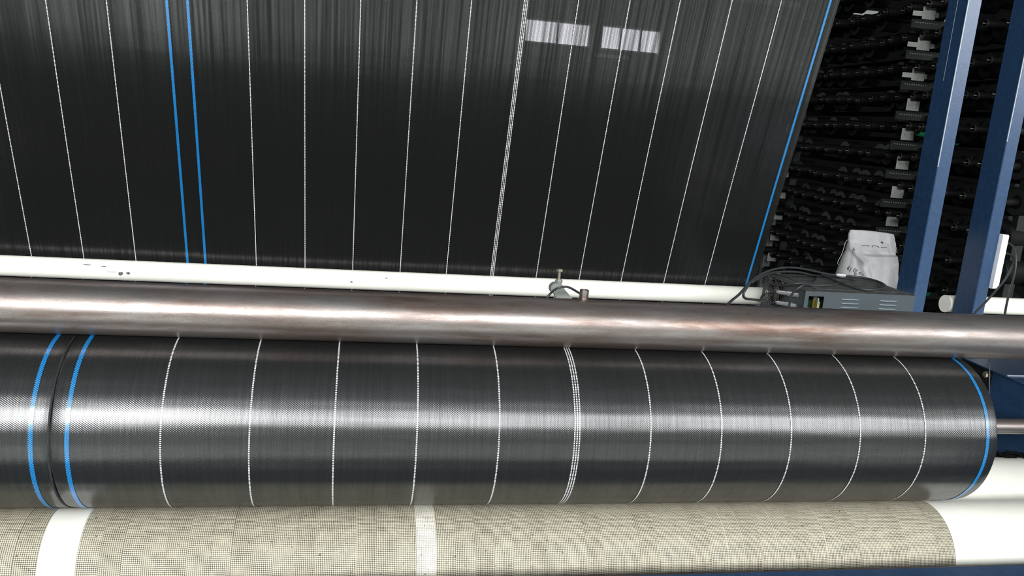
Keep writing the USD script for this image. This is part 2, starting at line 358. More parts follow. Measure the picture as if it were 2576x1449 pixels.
# ------------------------------------------------------------------ winder: where things stand, across the rollers (y, z)
RC, RR = (1.5543, E(-0.6203)), 0.1692       # fabric roll
PC, PR = (1.54085, E(-0.40129)), 0.05022    # rusty pipe riding on it
WC, WR = (2.53973, E(-0.54162)), 0.03089    # white guide pipe
DC, DR = (1.46565, E(-0.8804)), 0.1056      # front drive roller, over its wrap
BC, BR = (1.672, E(-0.858)), 0.0958         # rear drive roller
IC, IR = (2.27, E(-1.02)), 0.040              # added unseen idler, turns the cloth steep so it mirrors no windows
SHEET_A, SHEET_B = 2.4104, -0.2983          # sheet: y = A + B * (z - eye)

def cross_path():
    """The cloth's way in (y, z): down the sheet, under the white pipe, over the rear drive roller to the nip, and the arc length."""
    n = np.array([1.0, -SHEET_B]); n /= np.linalg.norm(n)
    w, q, b = np.array(WC), np.array(IC), np.array(BC)
    r, ri, rb = WR + 0.0006, IR + 0.0006, BR + 0.0006
    top = np.array([SHEET_A + SHEET_B * 1.25, E(1.25)])
    def ext(c0, r0, c1, r1, side):                    # outer tangent points, on the side left (+1) or right (-1) of the way c0 -> c1
        d = c1 - c0; L = np.hypot(*d); d = d / L; nn = np.array([-d[1], d[0]]) * side; k = (r0 - r1) / L
        u = d * k + nn * math.sqrt(1 - k * k); return c0 + r0 * u, c1 + r1 * u
    def inn(c0, r0, c1, r1, side):                    # crossing tangent, starting on that side of c0
        d = c1 - c0; L = np.hypot(*d); d = d / L; nn = np.array([-d[1], d[0]]) * side; k = (r0 + r1) / L
        u = d * k + nn * math.sqrt(1 - k * k); return c0 + r0 * u, c1 - r1 * u
    def arc(c, rr, p0, p1, turn, k):                  # from p0 to p1 round c; turn +1 counter-clockwise
        a0 = math.atan2(*(p0 - c)[::-1]); a1 = math.atan2(*(p1 - c)[::-1])
        if turn > 0 and a1 < a0: a1 += 2 * math.pi
        if turn < 0 and a1 > a0: a1 -= 2 * math.pi
        return [c + rr * np.array([math.cos(a), math.sin(a)]) for a in np.linspace(a0, a1, k)]
    p0 = w + r * n
    pts = [top + (p0 - top) * k for k in np.linspace(0, 1, 26)]
    t0, t1 = ext(w, r, q, ri, 1)                      # behind the white pipe, behind and under the idler
    pts += arc(w, r, p0, t0, -1, 4)[1:]
    pts += [t0 + (t1 - t0) * k for k in np.linspace(0, 1, 8)[1:]]
    t2, t3 = inn(q, ri, b, rb, 1)                     # up from the idler's underside to the rear roller's back
    pts += arc(q, ri, t1, t2, -1, 10)[1:]
    pts += [t2 + (t3 - t2) * k for k in np.linspace(0, 1, 8)[1:]]
    nip = b + rb * (np.array(RC) - b) / np.hypot(*(np.array(RC) - b))
    pts += arc(b, rb, t3, nip, 1, 14)[1:-1]
    pts = np.array(pts)
    return pts, np.r_[0, np.cumsum(np.linalg.norm(np.diff(pts, axis=0), axis=1))]
CP, CS = cross_path()
tan = np.gradient(CP, axis=0); tan /= np.linalg.norm(tan, axis=1, keepdims=True)
CN = np.c_[tan[:, 1], -tan[:, 0]]                    # towards the camera side of the sheet
if CN[5][0] > 0: CN = -CN

def web(x0, x1, nx, lift, wob=0.0):
    xs = np.linspace(x0, x1, nx)
    P = np.zeros((nx, len(CP), 3)); UV = np.zeros((nx, len(CP), 2))
    for i, x in enumerate(xs):
        w = wob * (meshkit.noise(np.c_[np.full(len(CP), x * 5.0), CS * 2.0, np.zeros(len(CP))]) - 0.5) * np.clip((CS[25] - CS) / 0.4, 0, 1)
        off = CN * (lift + w)[:, None] if wob else CN * lift
        P[i] = np.c_[np.full(len(CP), x), CP + off]
        UV[i] = np.c_[np.full(len(CP), x), CS]
    return grid(P, UV)

LINES = [0.150 * i - 0.495 for i in range(13)]
SHEETX = [-.4955, -.3435, -.195, -.0465, .1045, .2545, .406, .5555, .7045, .852, 1.0055, 1.156, 1.3085]
def sheet(label, x0, x1, whites, blues, triple, lift):
    t = thing('fabric_sheet', label, 'fabric', ((x0 + x1) / 2, CP[0][0], 0))
    g, uv = web(x0, x1, 60, lift, 0.006)
    obj('cloth', g, 'sheet_cloth', t, True, uv)
    def line(x, w, name, material):
        g, uv = web(x - w / 2, x + w / 2, 3, lift + 0.0009 + 0.0032, 0.0)
        # follow the cloth's own waviness
        P = g[0].reshape(3, len(CP), 3)
        ww = 0.006 * (meshkit.noise(np.c_[np.full(len(CP), x * 5.0), CS * 2.0, np.zeros(len(CP))]) - 0.5) * np.clip((CS[25] - CS) / 0.4, 0, 1)
        for i in range(3): P[i, :, 1:] += CN * (ww - 0.0032)[:, None]
        uv = uv.copy(); uv[:, 0] = np.repeat(np.array([-w / 2, 0, w / 2]), len(CP)) + (w / 2)
        obj(name, (P.reshape(-1, 3), g[1]), material, t, True, uv)
    for x in whites: line(x, 0.0027, 'white_line', 'white_line')
    for x in triple: line(x, 0.0026, 'white_line', 'white_line')
    for x in blues: line(x, 0.0072, 'blue_line', 'blue_line')
    return t
sheet('wide black woven sheet with white lines and blue edge lines, hanging behind the white pipe', -0.511, 1.338, [x for k, x in enumerate(SHEETX) if k not in (0, 6, 12)], [SHEETX[0], SHEETX[12]], [SHEETX[6] - 0.0048, SHEETX[6], SHEETX[6] + 0.0048], 0.0)
sheet('narrow black woven sheet at the left edge, beside the wide hanging sheet', -1.36, -0.506, [-0.699, -0.847, -0.993], [-0.549], [], -0.003)
tag(obj('guide_roller', cyl((-1.5, CP[0][0] + 0.045, CP[0][1] + 0.01), (1.9, CP[0][0] + 0.045, CP[0][1] + 0.01), 0.042, 32), 'white_roller', None, 40), 'white roller high above the frame that the black sheets come down from', 'roller')

# fabric rolls
def roll(label, x0, x1, r, whites, blues, triple, ends):
    t = thing('fabric_roll', label, 'fabric roll', ((x0 + x1) / 2, RC[0], RC[1]))
    A0 = -math.pi / 2 + 2.6
    dr = lambda X, T: 0.0009 * (meshkit.fbm(np.stack([X * 3.0, np.cos(T) * 5.0 + X, np.sin(T) * 5.0], -1), 3) - 0.5) \
        + 0.0005 * (meshkit.noise(np.stack([X * 1.5 + 9, np.cos(T) * 14.0, np.sin(T) * 14.0], -1)) - 0.5) \
        - 0.0016 * np.clip(1 - np.minimum(X - x0, x1 - X) / 0.006, 0, 1) ** 2
    g, uv = drum(x0, x1, RC, r, 150, 240, A0, A0 + 2 * math.pi, dr=dr)
    obj('wound_cloth', g, 'roll_cloth', t, True, uv)
    for x, face in ((x0, -1), (x1, 1)):
        obj('layered_end', ring_plate(x, RC, 0.03, r - 0.0015, 60, 120, 0.005, face), 'roll_edge', t, True)
    c = trimesh.creation.annulus(0.024, 0.030, x1 - x0 + 0.012, 32); c.apply_transform(trimesh.geometry.align_vectors([0, 0, 1], [1, 0, 0])); c.apply_translation(((x0 + x1) / 2, *RC))
    obj('core_tube', c, 'core', t, 40)
    def line(x, w, name):
        g, uv = drum(x - w / 2, x + w / 2, RC, r + 0.0007, 3, 300, A0, A0 + 2 * math.pi, dr=lambda X, T: dr(np.full_like(X, x), T))
        uv = uv.copy(); uv[:, 0] -= x - w / 2
        obj(name, g, name, t, True, uv)
    for x in whites: line(x, 0.0028, 'white_line')
    for x in triple: line(x, 0.0026, 'white_line')
    for x in blues: line(x, 0.0074, 'blue_line')
RX = [LINES[k] + d for k, d in enumerate((0, .001, 0, -.0025, -.003, .001, .0025, .0005, -.002, -.002, .0015, .0015, -.0005))]
roll('wide black woven fabric roll with white lines and two blue edge lines', -0.5205, 1.3290, RR, [x for k, x in enumerate(RX) if k not in (0, 6, 12)], [RX[0], RX[12]], [RX[6] - 0.0048, RX[6], RX[6] + 0.0048], 1)
roll('neighbouring black fabric roll cut off by the left edge, one blue line', -1.36, -0.5270, RR - 0.0004, [-0.699, -0.847, -0.993], [-0.5525], [], 1)
t = thing('winding_shaft', 'brown steel shaft coming out of the right end of the fabric roll', 'shaft', (0, RC[0], E(-0.6225)))
obj('shaft_body', cyl((-1.62, RC[0], E(-0.6225)), (1.735, RC[0], E(-0.6225)), 0.0181, 40), 'rusty', t, 40)
t = thing('pressure_pipe', 'long rusty brown steel pipe lying across on top of the fabric rolls', 'pipe', (0, *PC))
obj('pipe_body', cyl((-1.75, *PC), (1.95, *PC), PR, 128, bev=0.003), 'rusty', t, 40)
obj('stub', lathe([(0, -0.03), (0.0092, -0.03), (0.0095, 0.0195), (0.0088, 0.0205), (0.006, 0.0206), (0.0055, 0.012), (0, 0.012)], (0.441, PC[0] + 0.016, PC[1] + PR - 0.003), (0.02, 0.02, 1), 32), 'rusty', t, 40, label='short upright stub of rusty tube')
t = thing('guide_pipe', 'long thin white pipe across the foot of the hanging black sheet', 'pipe', (0, *WC))
obj('pipe_body', cyl((-1.6, *WC), (1.86, *WC), WR, 64), 'white_roller', t, 40)
def blotch(x0, x1, a0, a1, seed, c=WC, r=WR):
    k = 14; th = np.linspace(0, 2 * np.pi, k, endpoint=False); rr = 0.55 + 0.45 * np.random.default_rng(seed).random(k)
    xs = (x0 + x1) / 2 + (x1 - x0) / 2 * rr * np.cos(th); aa = (a0 + a1) / 2 + (a1 - a0) / 2 * rr * np.sin(th)
    P = np.c_[xs, c[0] + (r + 0.0004) * np.cos(aa), c[1] + (r + 0.0004) * np.sin(aa)]
    mid = np.array([(x0 + x1) / 2, c[0] + (r + 0.0004) * math.cos((a0 + a1) / 2), c[1] + (r + 0.0004) * math.sin((a0 + a1) / 2)])
    V = np.vstack([P, mid]); return (V, np.array([[k, (j + 1) % k, j] for j in range(k)]))
for i, (x, w, a, h) in enumerate([(-0.727, 0.020, 3.28, 0.42), (-0.706, 0.016, 3.22, 0.3), (-0.751, 0.035, 3.14, 0.06), (-0.048, 0.010, 3.17, 0.20), (-0.82, 0.03, 2.55, 0.12), (-0.775, 0.02, 2.65, 0.14), (0.06, 0.014, 2.65, 0.10)]):
    obj('scuff', blotch(x - w / 2, x + w / 2, a - h / 2, a + h / 2, 30 + i), 'grime', t, False)
t = thing('guide_pipe', 'short white pipe that starts left of the right-hand blue post', 'pipe', (2.1, *WC))
obj('pipe_body', cyl((2.085, *WC), (2.85, *WC), WR + 0.0008, 48), 'white_roller', t, 40)
obj('end_collar', cyl((2.135, WC[0], WC[1]), (2.150, WC[0], WC[1]), WR + 0.004, 40, bev=0.002), 'white_roller', t, 40)

t = thing('added_idler', 'added white idler roller, unseen low behind the fabric rolls, under the cloth', 'roller', (0, *IC))
obj('roller_body', cyl((-1.55, *IC), (1.72, *IC), IR, 48), 'white_roller', t, 40)
# drive rollers
t = thing('drive_roller', 'white drive roller under the front of the rolls, wrapped in beige studded tape', 'roller', (0, *DC))
obj('roller_body', cyl((-1.55, *DC), (1.70, *DC), DR - 0.0016, 128), 'white_roller', t, 40)
obj('journal', cyl((1.70, *DC), (1.735, *DC), 0.03, 32), 'zinc', t, 40)
obj('journal', cyl((-1.62, *DC), (-1.55, *DC), 0.03, 32), 'zinc', t, 40)
pitch, A0 = 0.0376, math.pi * 0.35
def strip(x0, x1, material, k):
    r = DR - 0.0003 * (k % 2) - 0.0002 * random.random()
    g, uv = drum(x0 + 0.0001, x1 - 0.0001, DC, r, 3, 160, A0, A0 + 2 * math.pi, skew=0.012, dr=lambda X, T: -0.0003 * (np.abs((X - (x0 + x1) / 2) / (x1 - x0)) > 0.4))
    uv = uv.copy(); uv[:, 1] += random.random() * 0.003 + k * 0.0011; uv[:, 0] += 0.0009 * random.random()
    obj('wrap_strip', g, material, t, True, uv)
x, k = -0.488, 0
while x < 1.262:
    x1 = min(x + pitch * (0.94 + 0.12 * random.random()), 1.266)
    strip(x, x1, 'nubs_pale' if 0.10 < (x + x1) / 2 < 0.137 else ('nubs', 'nubs_tan', 'nubs')[k % 3], k)
    x, k = x1, k + 1
x = -0.551
while x > -1.45:
    x1 = x - pitch * (0.94 + 0.12 * random.random()); strip(x1, x, ('nubs', 'nubs_tan')[k % 2], k); x, k = x1, k + 1
t = thing('drive_roller', 'plain white rear drive roller showing past the right end of the fabric roll', 'roller', (0, *BC))
obj('roller_body', cyl((-1.55, *BC), (1.705, *BC), BR, 128, bev=0.006), 'white_roller', t, 40)
obj('journal', cyl((1.705, *BC), (1.735, *BC), 0.03, 32), 'zinc', t, 40)
obj('journal', cyl((-1.62, *BC), (-1.55, *BC), 0.03, 32), 'zinc', t, 40)
fr = []
g = np.random.default_rng(3)
for k in range(330):
    x = g.uniform(1.335, 1.70); a = g.uniform(0.95, 1.32); pts = []
    for j in range(5):
        pts.append((x + g.normal(0, 0.012), BC[0] + (BR + 0.0015 + 0.010 * g.random()) * math.cos(a), BC[1] + (BR + 0.0015 + 0.010 * g.random()) * math.sin(a))); a += g.normal(0, 0.06); x += g.normal(0.006, 0.006)
    fr.append(tube(pts, 0.0013, 5, 4))
tag(obj('thread_waste', cat_(*fr), 'yarn', None, True), 'black tangle of thread waste lying along the rear white roller', 'thread waste', kind='stuff')

# ------------------------------------------------------------------ blue machine frame
t = thing('machine_frame', 'navy blue steel side frame at the right end of the fabric roll', 'machine frame', (1.6, 1.4, 0))
XB = 1.72
obj('top_rail', bx(XB, XB + 0.26, 0.9, 2.38, E(-0.5865), E(-0.5818), 0.001), 'navy', t, False)
obj('rail_lip', bx(XB + 0.10, XB + 0.26, 1.2, 1.8153, E(-0.5818), E(-0.573), 0.001), 'navy', t, False)
obj('lip_edge', bx(XB + 0.005, XB + 0.26, 1.8153, 1.8186, E(-0.5818), E(-0.5787)), 'worn_edge', t, False)
obj('side_web', bx(XB + 0.004, XB + 0.02, 0.9, 1.865, E(-0.6507), E(-0.5865)), 'navy', t, False)
holes = Polygon([(0.9, 0.0), (2.07, 0.0), (2.07, E(-0.746)), (1.865, E(-0.6497)), (0.9, E(-0.6497))])
pl = trimesh.creation.extrude_polygon(holes, 0.014, engine='earcut'); V = pl.vertices.copy(); pl.vertices = np.c_[XB + V[:, 2], V[:, 0], V[:, 1]]; pl.fix_normals()
obj('side_plate', pl, 'navy', t, False)
obj('upright', bx(XB + 0.06, XB + 0.12, 2.13, 2.19, 0.0, E(-0.5865), 0.003), 'navy', t, False)
obj('bolt', lathe([(0, 0), (0.010, 0), (0.0105, 0.006), (0.008, 0.009), (0, 0.0095)], (XB + 0.012, 1.893, E(-0.603)), (-1, 0, 0), 6), 'zinc', t, False)
obj('opening_shade', bx(XB + 0.012, XB + 0.022, 1.865, 2.04, E(-0.663), E(-0.5865)), 'black_plastic', t, False)  # black plate in place of the shaded opening under the rail
t = thing('machine_frame', 'navy blue steel side frame beyond the left edge of the winder', 'machine frame', (-1.6, 1.4, 0))
obj('side_plate', bx(-1.634, -1.62, 0.9, 1.95, 0, E(-0.545)), 'navy', t, False)
obj('top_rail', bx(-1.76, -1.60, 0.9, 2.3, E(-0.545), E(-0.541)), 'navy', t, False)
t = thing('cross_beam', 'navy blue steel beam along the bottom edge, in front of the beige studded roller', 'beam', (0, 1.26, E(-0.8265)))
obj('beam_body', bx(-1.62, 1.72, 1.215, 1.300, E(-0.92), E(-0.8265), 0.003), 'navy', t, False)
obj('beam_edge', bx(-1.62, 1.72, 1.2975, 1.3010, E(-0.829), E(-0.8262)), M['rusty'], t, False)
t = thing('steel_post', 'left of the two navy blue steel posts, beside the grey electrical box', 'post', (1.87, 2.45, 0))
obj('post_body', bx(1.8455, 1.8945, 2.40, 2.4965, 0.0, 3.4, 0.0025), 'navy', t, False)
obj('worn_corner', bx(1.8443, 1.8475, 2.3990, 2.4020, E(-0.05), 3.3), 'worn_edge', t, False)
obj('scratch_line', bx(1.8449, 1.8458, 2.449, 2.4508, E(0.23), 3.0), 'worn_edge', t, False)
obj('base_plate', bx(1.79, 1.95, 2.36, 2.54, 0, 0.012), 'navy', t, False)
t = thing('steel_post', 'right of the two navy blue steel posts, with a white switch plate and cables', 'post', (2.11, 2.45, 0))
obj('post_body', bx(2.085, 2.132, 2.40, 2.4955, 0.0, 3.4, 0.0025), 'navy', t, False)
obj('worn_corner', bx(2.0838, 2.0868, 2.3990, 2.4020, E(0.05), 3.3), 'worn_edge', t, False)
obj('base_plate', bx(2.03, 2.19, 2.36, 2.54, 0, 0.012), 'navy', t, False)
tag(obj('top_beam', bx(1.70, 2.30, 2.40, 2.4965, 3.4, 3.5, 0.003), 'navy', None, False), 'navy blue beam joining the two posts overhead', 'beam')
def plate(label, z0, z1):
    t = thing('switch_plate', label, 'switch', (2.14, 2.40, z0))
    b = trimesh.creation.extrude_polygon(Polygon([(0, z0), (0.034, z0), (0.034, z1), (0, z1)]).buffer(-0.006).buffer(0.006, quad_segs=6), 0.0235, engine='earcut')
    V = b.vertices.copy(); b.vertices = np.c_[2.1325 + V[:, 2], 2.386 + V[:, 0], V[:, 1]]; b.fix_normals()
    obj('housing', b, 'white_plastic', t, 40)
    return t
pl = plate('white plastic switch plate low on the right-hand blue post', 1.0, 1.19)
obj('cable_gland', cyl((2.155, 2.41, 1.155), (2.172, 2.42, 1.157), 0.006, 14), 'black_plastic', pl)
obj('cable_gland', cyl((2.155, 2.41, 1.121), (2.172, 2.42, 1.122), 0.006, 14), 'black_plastic', pl)
plate('white plastic switch plate at the top corner of the right-hand blue post', 1.935, 2.12)
PCB1 = [[2.170, 2.42, 1.1568], [2.1765, 2.4, 1.1589], [2.1793, 2.38, 1.1458], [2.1768, 2.36, 1.1147], [2.1652, 2.34, 1.0628], [2.1244, 2.3, 1.0147], [2.0316, 2.2, 0.9545], [1.987, 2.15, 0.915], [1.90, 2.10, 0.909]]
PCB2 = [[2.170, 2.42, 1.1217], [2.1854, 2.4, 1.1217], [2.1859, 2.38, 1.1114], [2.1688, 2.36, 1.0894], [2.1256, 2.33, 1.0494], [2.0646, 2.3, 1.0027], [1.9856, 2.25, 0.9669], [1.9165, 2.2, 0.9465], [1.84, 2.12, 0.912]]
tag(obj('switch_cable', tube(PCB1, 0.0036), 'cable', None, True), 'dark cable curving from the top of the white switch plate straight down', 'cable')
tag(obj('switch_cable', tube(PCB2, 0.0036), 'cable', None, True), 'dark cable from the white switch plate slanting down across the blue post', 'cable')
tag(obj('drop_cable', tube([[1.566, 1.72, E(-0.45)], [1.5605, 1.7083, 0.9507], [1.560, 1.6983, 0.9112], [1.560, 1.6864, 0.8623], [1.566, 1.68, 0.78], [1.58, 1.69, 0.72]], 0.0016), 'cable', None, True), 'thin dark cable hanging down in front of the blue side frame', 'cable')

# ------------------------------------------------------------------ clamp bracket behind the rusty pipe
tag(obj('support_rod', cyl((-1.70, 1.80, E(-0.5495)), (1.22, 1.80, E(-0.5495)), 0.012, 24), 'cast_grey', None, 40), 'plain steel rod hidden behind the rusty pipe', 'rod')
t = thing('clamp_bracket', 'grey cast clamp bracket with a tall bolt, behind the rusty pipe', 'bracket', (0.44, 1.77, E(-0.515)))
arm = Polygon([(0.4255, -0.372), (0.437, -0.3665), (0.4475, -0.371), (0.4540, -0.382), (0.475, -0.403), (0.50, -0.44), (0.50, -0.555), (0.455, -0.555), (0.448, -0.43), (0.434, -0.397), (0.4265, -0.386)]).buffer(0.002).buffer(-0.001)
a = trimesh.creation.extrude_polygon(arm, 0.018, engine='earcut'); V = a.vertices.copy(); a.vertices = np.c_[V[:, 0], 1.785 - V[:, 2], EYE + V[:, 1]]; a.fix_normals()
obj('arm', a, 'cast_grey', t, False)
obj('knuckle', lathe([(0, -0.011), (0.012, -0.011), (0.0135, -0.006), (0.0135, 0.006), (0.012, 0.011), (0, 0.011)], (0.4315, 1.776, E(-0.3785)), (0, 1, 0), 28), 'cast_grey', t, 40)
obj('nut', lathe([(0, 0), (0.0085, 0), (0.009, 0.002), (0.009, 0.006), (0.008, 0.008), (0, 0.008)], (0.4395, 1.776, E(-0.3665)), (0, 0, 1), 6), 'cast_grey', t, False)
bb = thing
b = obj('bolt', lathe([(0, 0), (0.0034, 0), (0.0034, 0.020), (0.0036, 0.0205), (0.0036, 0.021), (0, 0.021)], (0.4395, 1.776, E(-0.359)), (0, 0, 1), 16), 'zinc', t, 40)
obj('bolt_head', lathe([(0, 0), (0.0072, 0), (0.0078, 0.001), (0.0078, 0.0045), (0.0068, 0.006), (0, 0.006)], (0.4395, 1.776, E(-0.340)), (0, 0, 1), 6), 'zinc', b, False)
obj('foot_nut', lathe([(0, 0), (0.008, 0), (0.008, 0.012), (0, 0.012)], (0.4365, 1.776, E(-0.410)), (0.3, 0, 1), 6), 'connector', t, False)
tag(obj('bracket_cable', tube([[0.372, 1.72, 1.02], [0.3885, 1.7, 1.0491], [0.4011, 1.72, 1.0585], [0.4118, 1.72, 1.0728], [0.4241, 1.712, 1.0847], [0.4422, 1.712, 1.0882], [0.4591, 1.72, 1.0821], [0.4841, 1.75, 1.0669], [0.517, 1.8, 1.0421], [0.55, 1.84, 0.99], [0.56, 1.82, 0.945]], 0.0026), 'cable', None, True), 'short black cable looping over the grey clamp bracket', 'cable')

# ------------------------------------------------------------------ grey electrical box with fan
BX0, BX1, BY0, BY1, BZ0, BZ1 = 1.262, 1.621, 2.10, 2.365, E(-0.555), E(-0.4285)
t = thing('box_shelf', 'navy blue plate carrying the grey electrical box', 'shelf', (1.5, 2.2, BZ0 - 0.01))
obj('shelf_plate', bx(1.22, 1.90, 2.08, 2.40, BZ0 - 0.008, BZ0 - 0.0005, 0.001), 'navy', t, False)
t = thing('electrical_box', 'grey sheet-metal electrical box with a fan and louvres, in front of the blue post', 'electrical box', (1.44, 2.23, BZ0))
def panel_x(x, poly, th):   # a sheet across x from a (y, z) outline
    p = trimesh.creation.extrude_polygon(poly, th, engine='earcut'); V = p.vertices.copy(); p.vertices = np.c_[x + V[:, 2], V[:, 0], V[:, 1]]; p.fix_normals(); return p
def panel_y(y, poly, th):
    p = trimesh.creation.extrude_polygon(poly, th, engine='earcut'); V = p.vertices.copy(); p.vertices = np.c_[V[:, 0], y + V[:, 2], V[:, 1]]; p.fix_normals(); return p
front = sbox(BX0, BZ0, BX1, BZ1).difference(sbox(1.2745, 0.955, 1.3235, 1.0082))
obj('front_panel', panel_y(BY0, front, 0.0015), 'box_grey', t, False)
FC = (2.282, 0.9765)
side = sbox(BY0 + 0.0015, BZ0, BY1, BZ1).difference(Point(*FC).buffer(0.041))
for y, z, r in ((2.1595, 0.9935, .0032), (2.1432, 0.9937, .0032), (2.1595, 0.9776, .003), (2.1633, 0.9582, .0026)): side = side.difference(Point(y, z).buffer(r, quad_segs=4))
obj('side_panel', panel_x(BX0 + 0.006, side, 0.0015), 'box_grey', t, False)
obj('lid', bx(BX0, BX1, BY0, BY1, BZ1, BZ1 + 0.0015), 'dusty', t, False)
obj('back_panel', bx(BX0 + 0.006, BX1, BY1 - 0.0015, BY1, BZ0, BZ1), 'box_grey', t, False)
obj('end_panel', bx(BX1 - 0.0015, BX1, BY0 + 0.0015, BY1 - 0.0015, BZ0, BZ1), 'box_grey', t, False)
obj('base_panel', bx(BX0 + 0.006, BX1, BY0, BY1, BZ0, BZ0 + 0.0015), 'box_grey', t, False)
obj('lid_cover', bx(1.31, 1.60, 2.13, 2.345, BZ1 + 0.0015, BZ1 + 0.0035, 0.001), 'dusty', t, False, label='raised dusty cover plate on the lid')
fan = obj('fan', lathe([(0, 0), (0.018, 0), (0.018, 0.012), (0, 0.012)], (BX0 + 0.022, *FC), (-1, 0, 0), 28), 'black_plastic', t, 40)
bl = []
for k in range(7):
    a = k * 2 * math.pi / 7
    q = bx(-0.0008, 0.0008, 0.016, 0.040, -0.011, 0.011); q.apply_transform(trimesh.transformations.rotation_matrix(0.6, [0, 1, 0])); q.apply_transform(trimesh.transformations.rotation_matrix(a, [1, 0, 0])); q.apply_translation((BX0 + 0.018, *FC)); bl.append(q)
obj('fan_blades', cat_(*bl), 'black_plastic', fan, False)
gr = []
for r in (0.012, 0.018, 0.024, 0.030, 0.036, 0.042):
    gr.append(tube([(BX0 - 0.004, FC[0] + r * math.cos(a), FC[1] + r * math.sin(a)) for a in np.linspace(0, 2 * math.pi, 33)], 0.0008, 6, 0))
for k in range(4):
    a = k * math.pi / 2 + 0.75
    gr.append(tube([(BX0 - 0.003, FC[0] + 0.010 * math.cos(a), FC[1] + 0.010 * math.sin(a)), (BX0 - 0.003, FC[0] + 0.056 * math.cos(a), FC[1] + 0.056 * math.sin(a))], 0.0009, 6, 0))
guard = obj('fan_guard', cat_(*gr), 'wire', t, True)
obj('guard_hub', cyl((BX0 - 0.0065, *FC), (BX0 - 0.002, *FC), 0.0105, 24), 'black_plastic', guard, 40)
for k in range(4):
    a = k * math.pi / 2 + 0.75
    obj('screw', lathe([(0, 0), (0.0035, 0), (0.003, 0.002), (0, 0.0025)], (BX0 + 0.006, FC[0] + 0.055 * math.cos(a), FC[1] + 0.055 * math.sin(a)), (-1, 0, 0), 12), 'connector', guard, 40)
obj('fan_rim', panel_x(BX0 + 0.002, Point(*FC).buffer(0.0465).difference(Point(*FC).buffer(0.0408)), 0.004), 'black_plastic', t, False)
obj('circuit_board', bx(1.275, 1.43, 2.150, 2.152, 0.93, 0.985), 'pcb', t, False)
obj('inner_shade', bx(1.271, 1.60, 2.20, 2.202, 0.90, 1.0205), 'black_plastic', t, False)  # added black sheet, stands in for the dark inside the box
obj('terminal_block', bx(1.318, 1.326, 2.140, 2.150, 0.982, 1.003, 0.001), 'connector', t, False)
obj('transformer_tape', bx(1.313, 1.3205, 2.112, 2.140, 0.955, 0.990, 0.001), 'yellow', t, False, label='yellow taped component inside the cutout')
obj('coil', bx(1.278, 1.288, 2.112, 2.130, 0.962, 0.971, 0.001), 'copper', t, False)
obj('heat_sink', bx(1.3085, 1.3125, 2.106, 2.116, 0.960, 1.002), 'cast_grey', t, False)
for x0, dx in ((1.3795, 0.0), (1.5050, 0.0004)):
    for k, z in enumerate((1.0030, 0.9908, 0.9785, 0.9663)):
        w = 0.0615
        prof = []
        P, nx, na = [], 14, 9
        for i in range(nx):
            s = i / (nx - 1); h = math.sqrt(max(1 - abs(2 * s - 1) ** 5, 0.0))
            P.append([(x0 + s * w + k * 0.0002, BY0 - 0.0055 * h * math.sin(a), z + 0.0042 * max(h, 0.15) * math.cos(a)) for a in np.linspace(0, math.pi, na)])
        P = np.array(P); gg, _ = grid(P[:, ::-1], np.zeros((nx, na, 2)))
        obj('louvre', gg, 'louvre', t, True)
def plug(name, a, b, label, parent=t):
    a, b = np.array(a), np.array(b); L = np.linalg.norm(b - a)
    return obj(name, lathe([(0, 0), (0.0042, 0), (0.0045, 0.006), (0.0062, 0.007), (0.0066, 0.40 * L), (0.0058, 0.42 * L), (0.0058, 0.5 * L), (0.0078, 0.52 * L), (0.0082, 0.80 * L), (0.0066, 0.83 * L), (0.0066, L), (0, L)], a, b - a, 24), 'chrome', parent, 40, label=label)
plug('cable_plug', [1.236, 2.2150, 0.9930], [1.268, 2.147, 1.0000], 'upper chrome cable plug')
plug('cable_plug', [1.236, 2.2123, 0.9605], [1.268, 2.150, 0.9660], 'lower chrome cable plug')
tag(plug('loose_plug', [1.4777, 2.300, 1.0395], [1.5101, 2.302, 1.0385], None, None), 'loose chrome cable plug lying on top of the grey electrical box', 'plug')
lift = lambda pts: [[p[0], p[1], max(p[2], BZ1 + 0.0065) if (p[0] > BX0 - 0.004 and p[1] > 2.095) else p[2]] for p in pts]
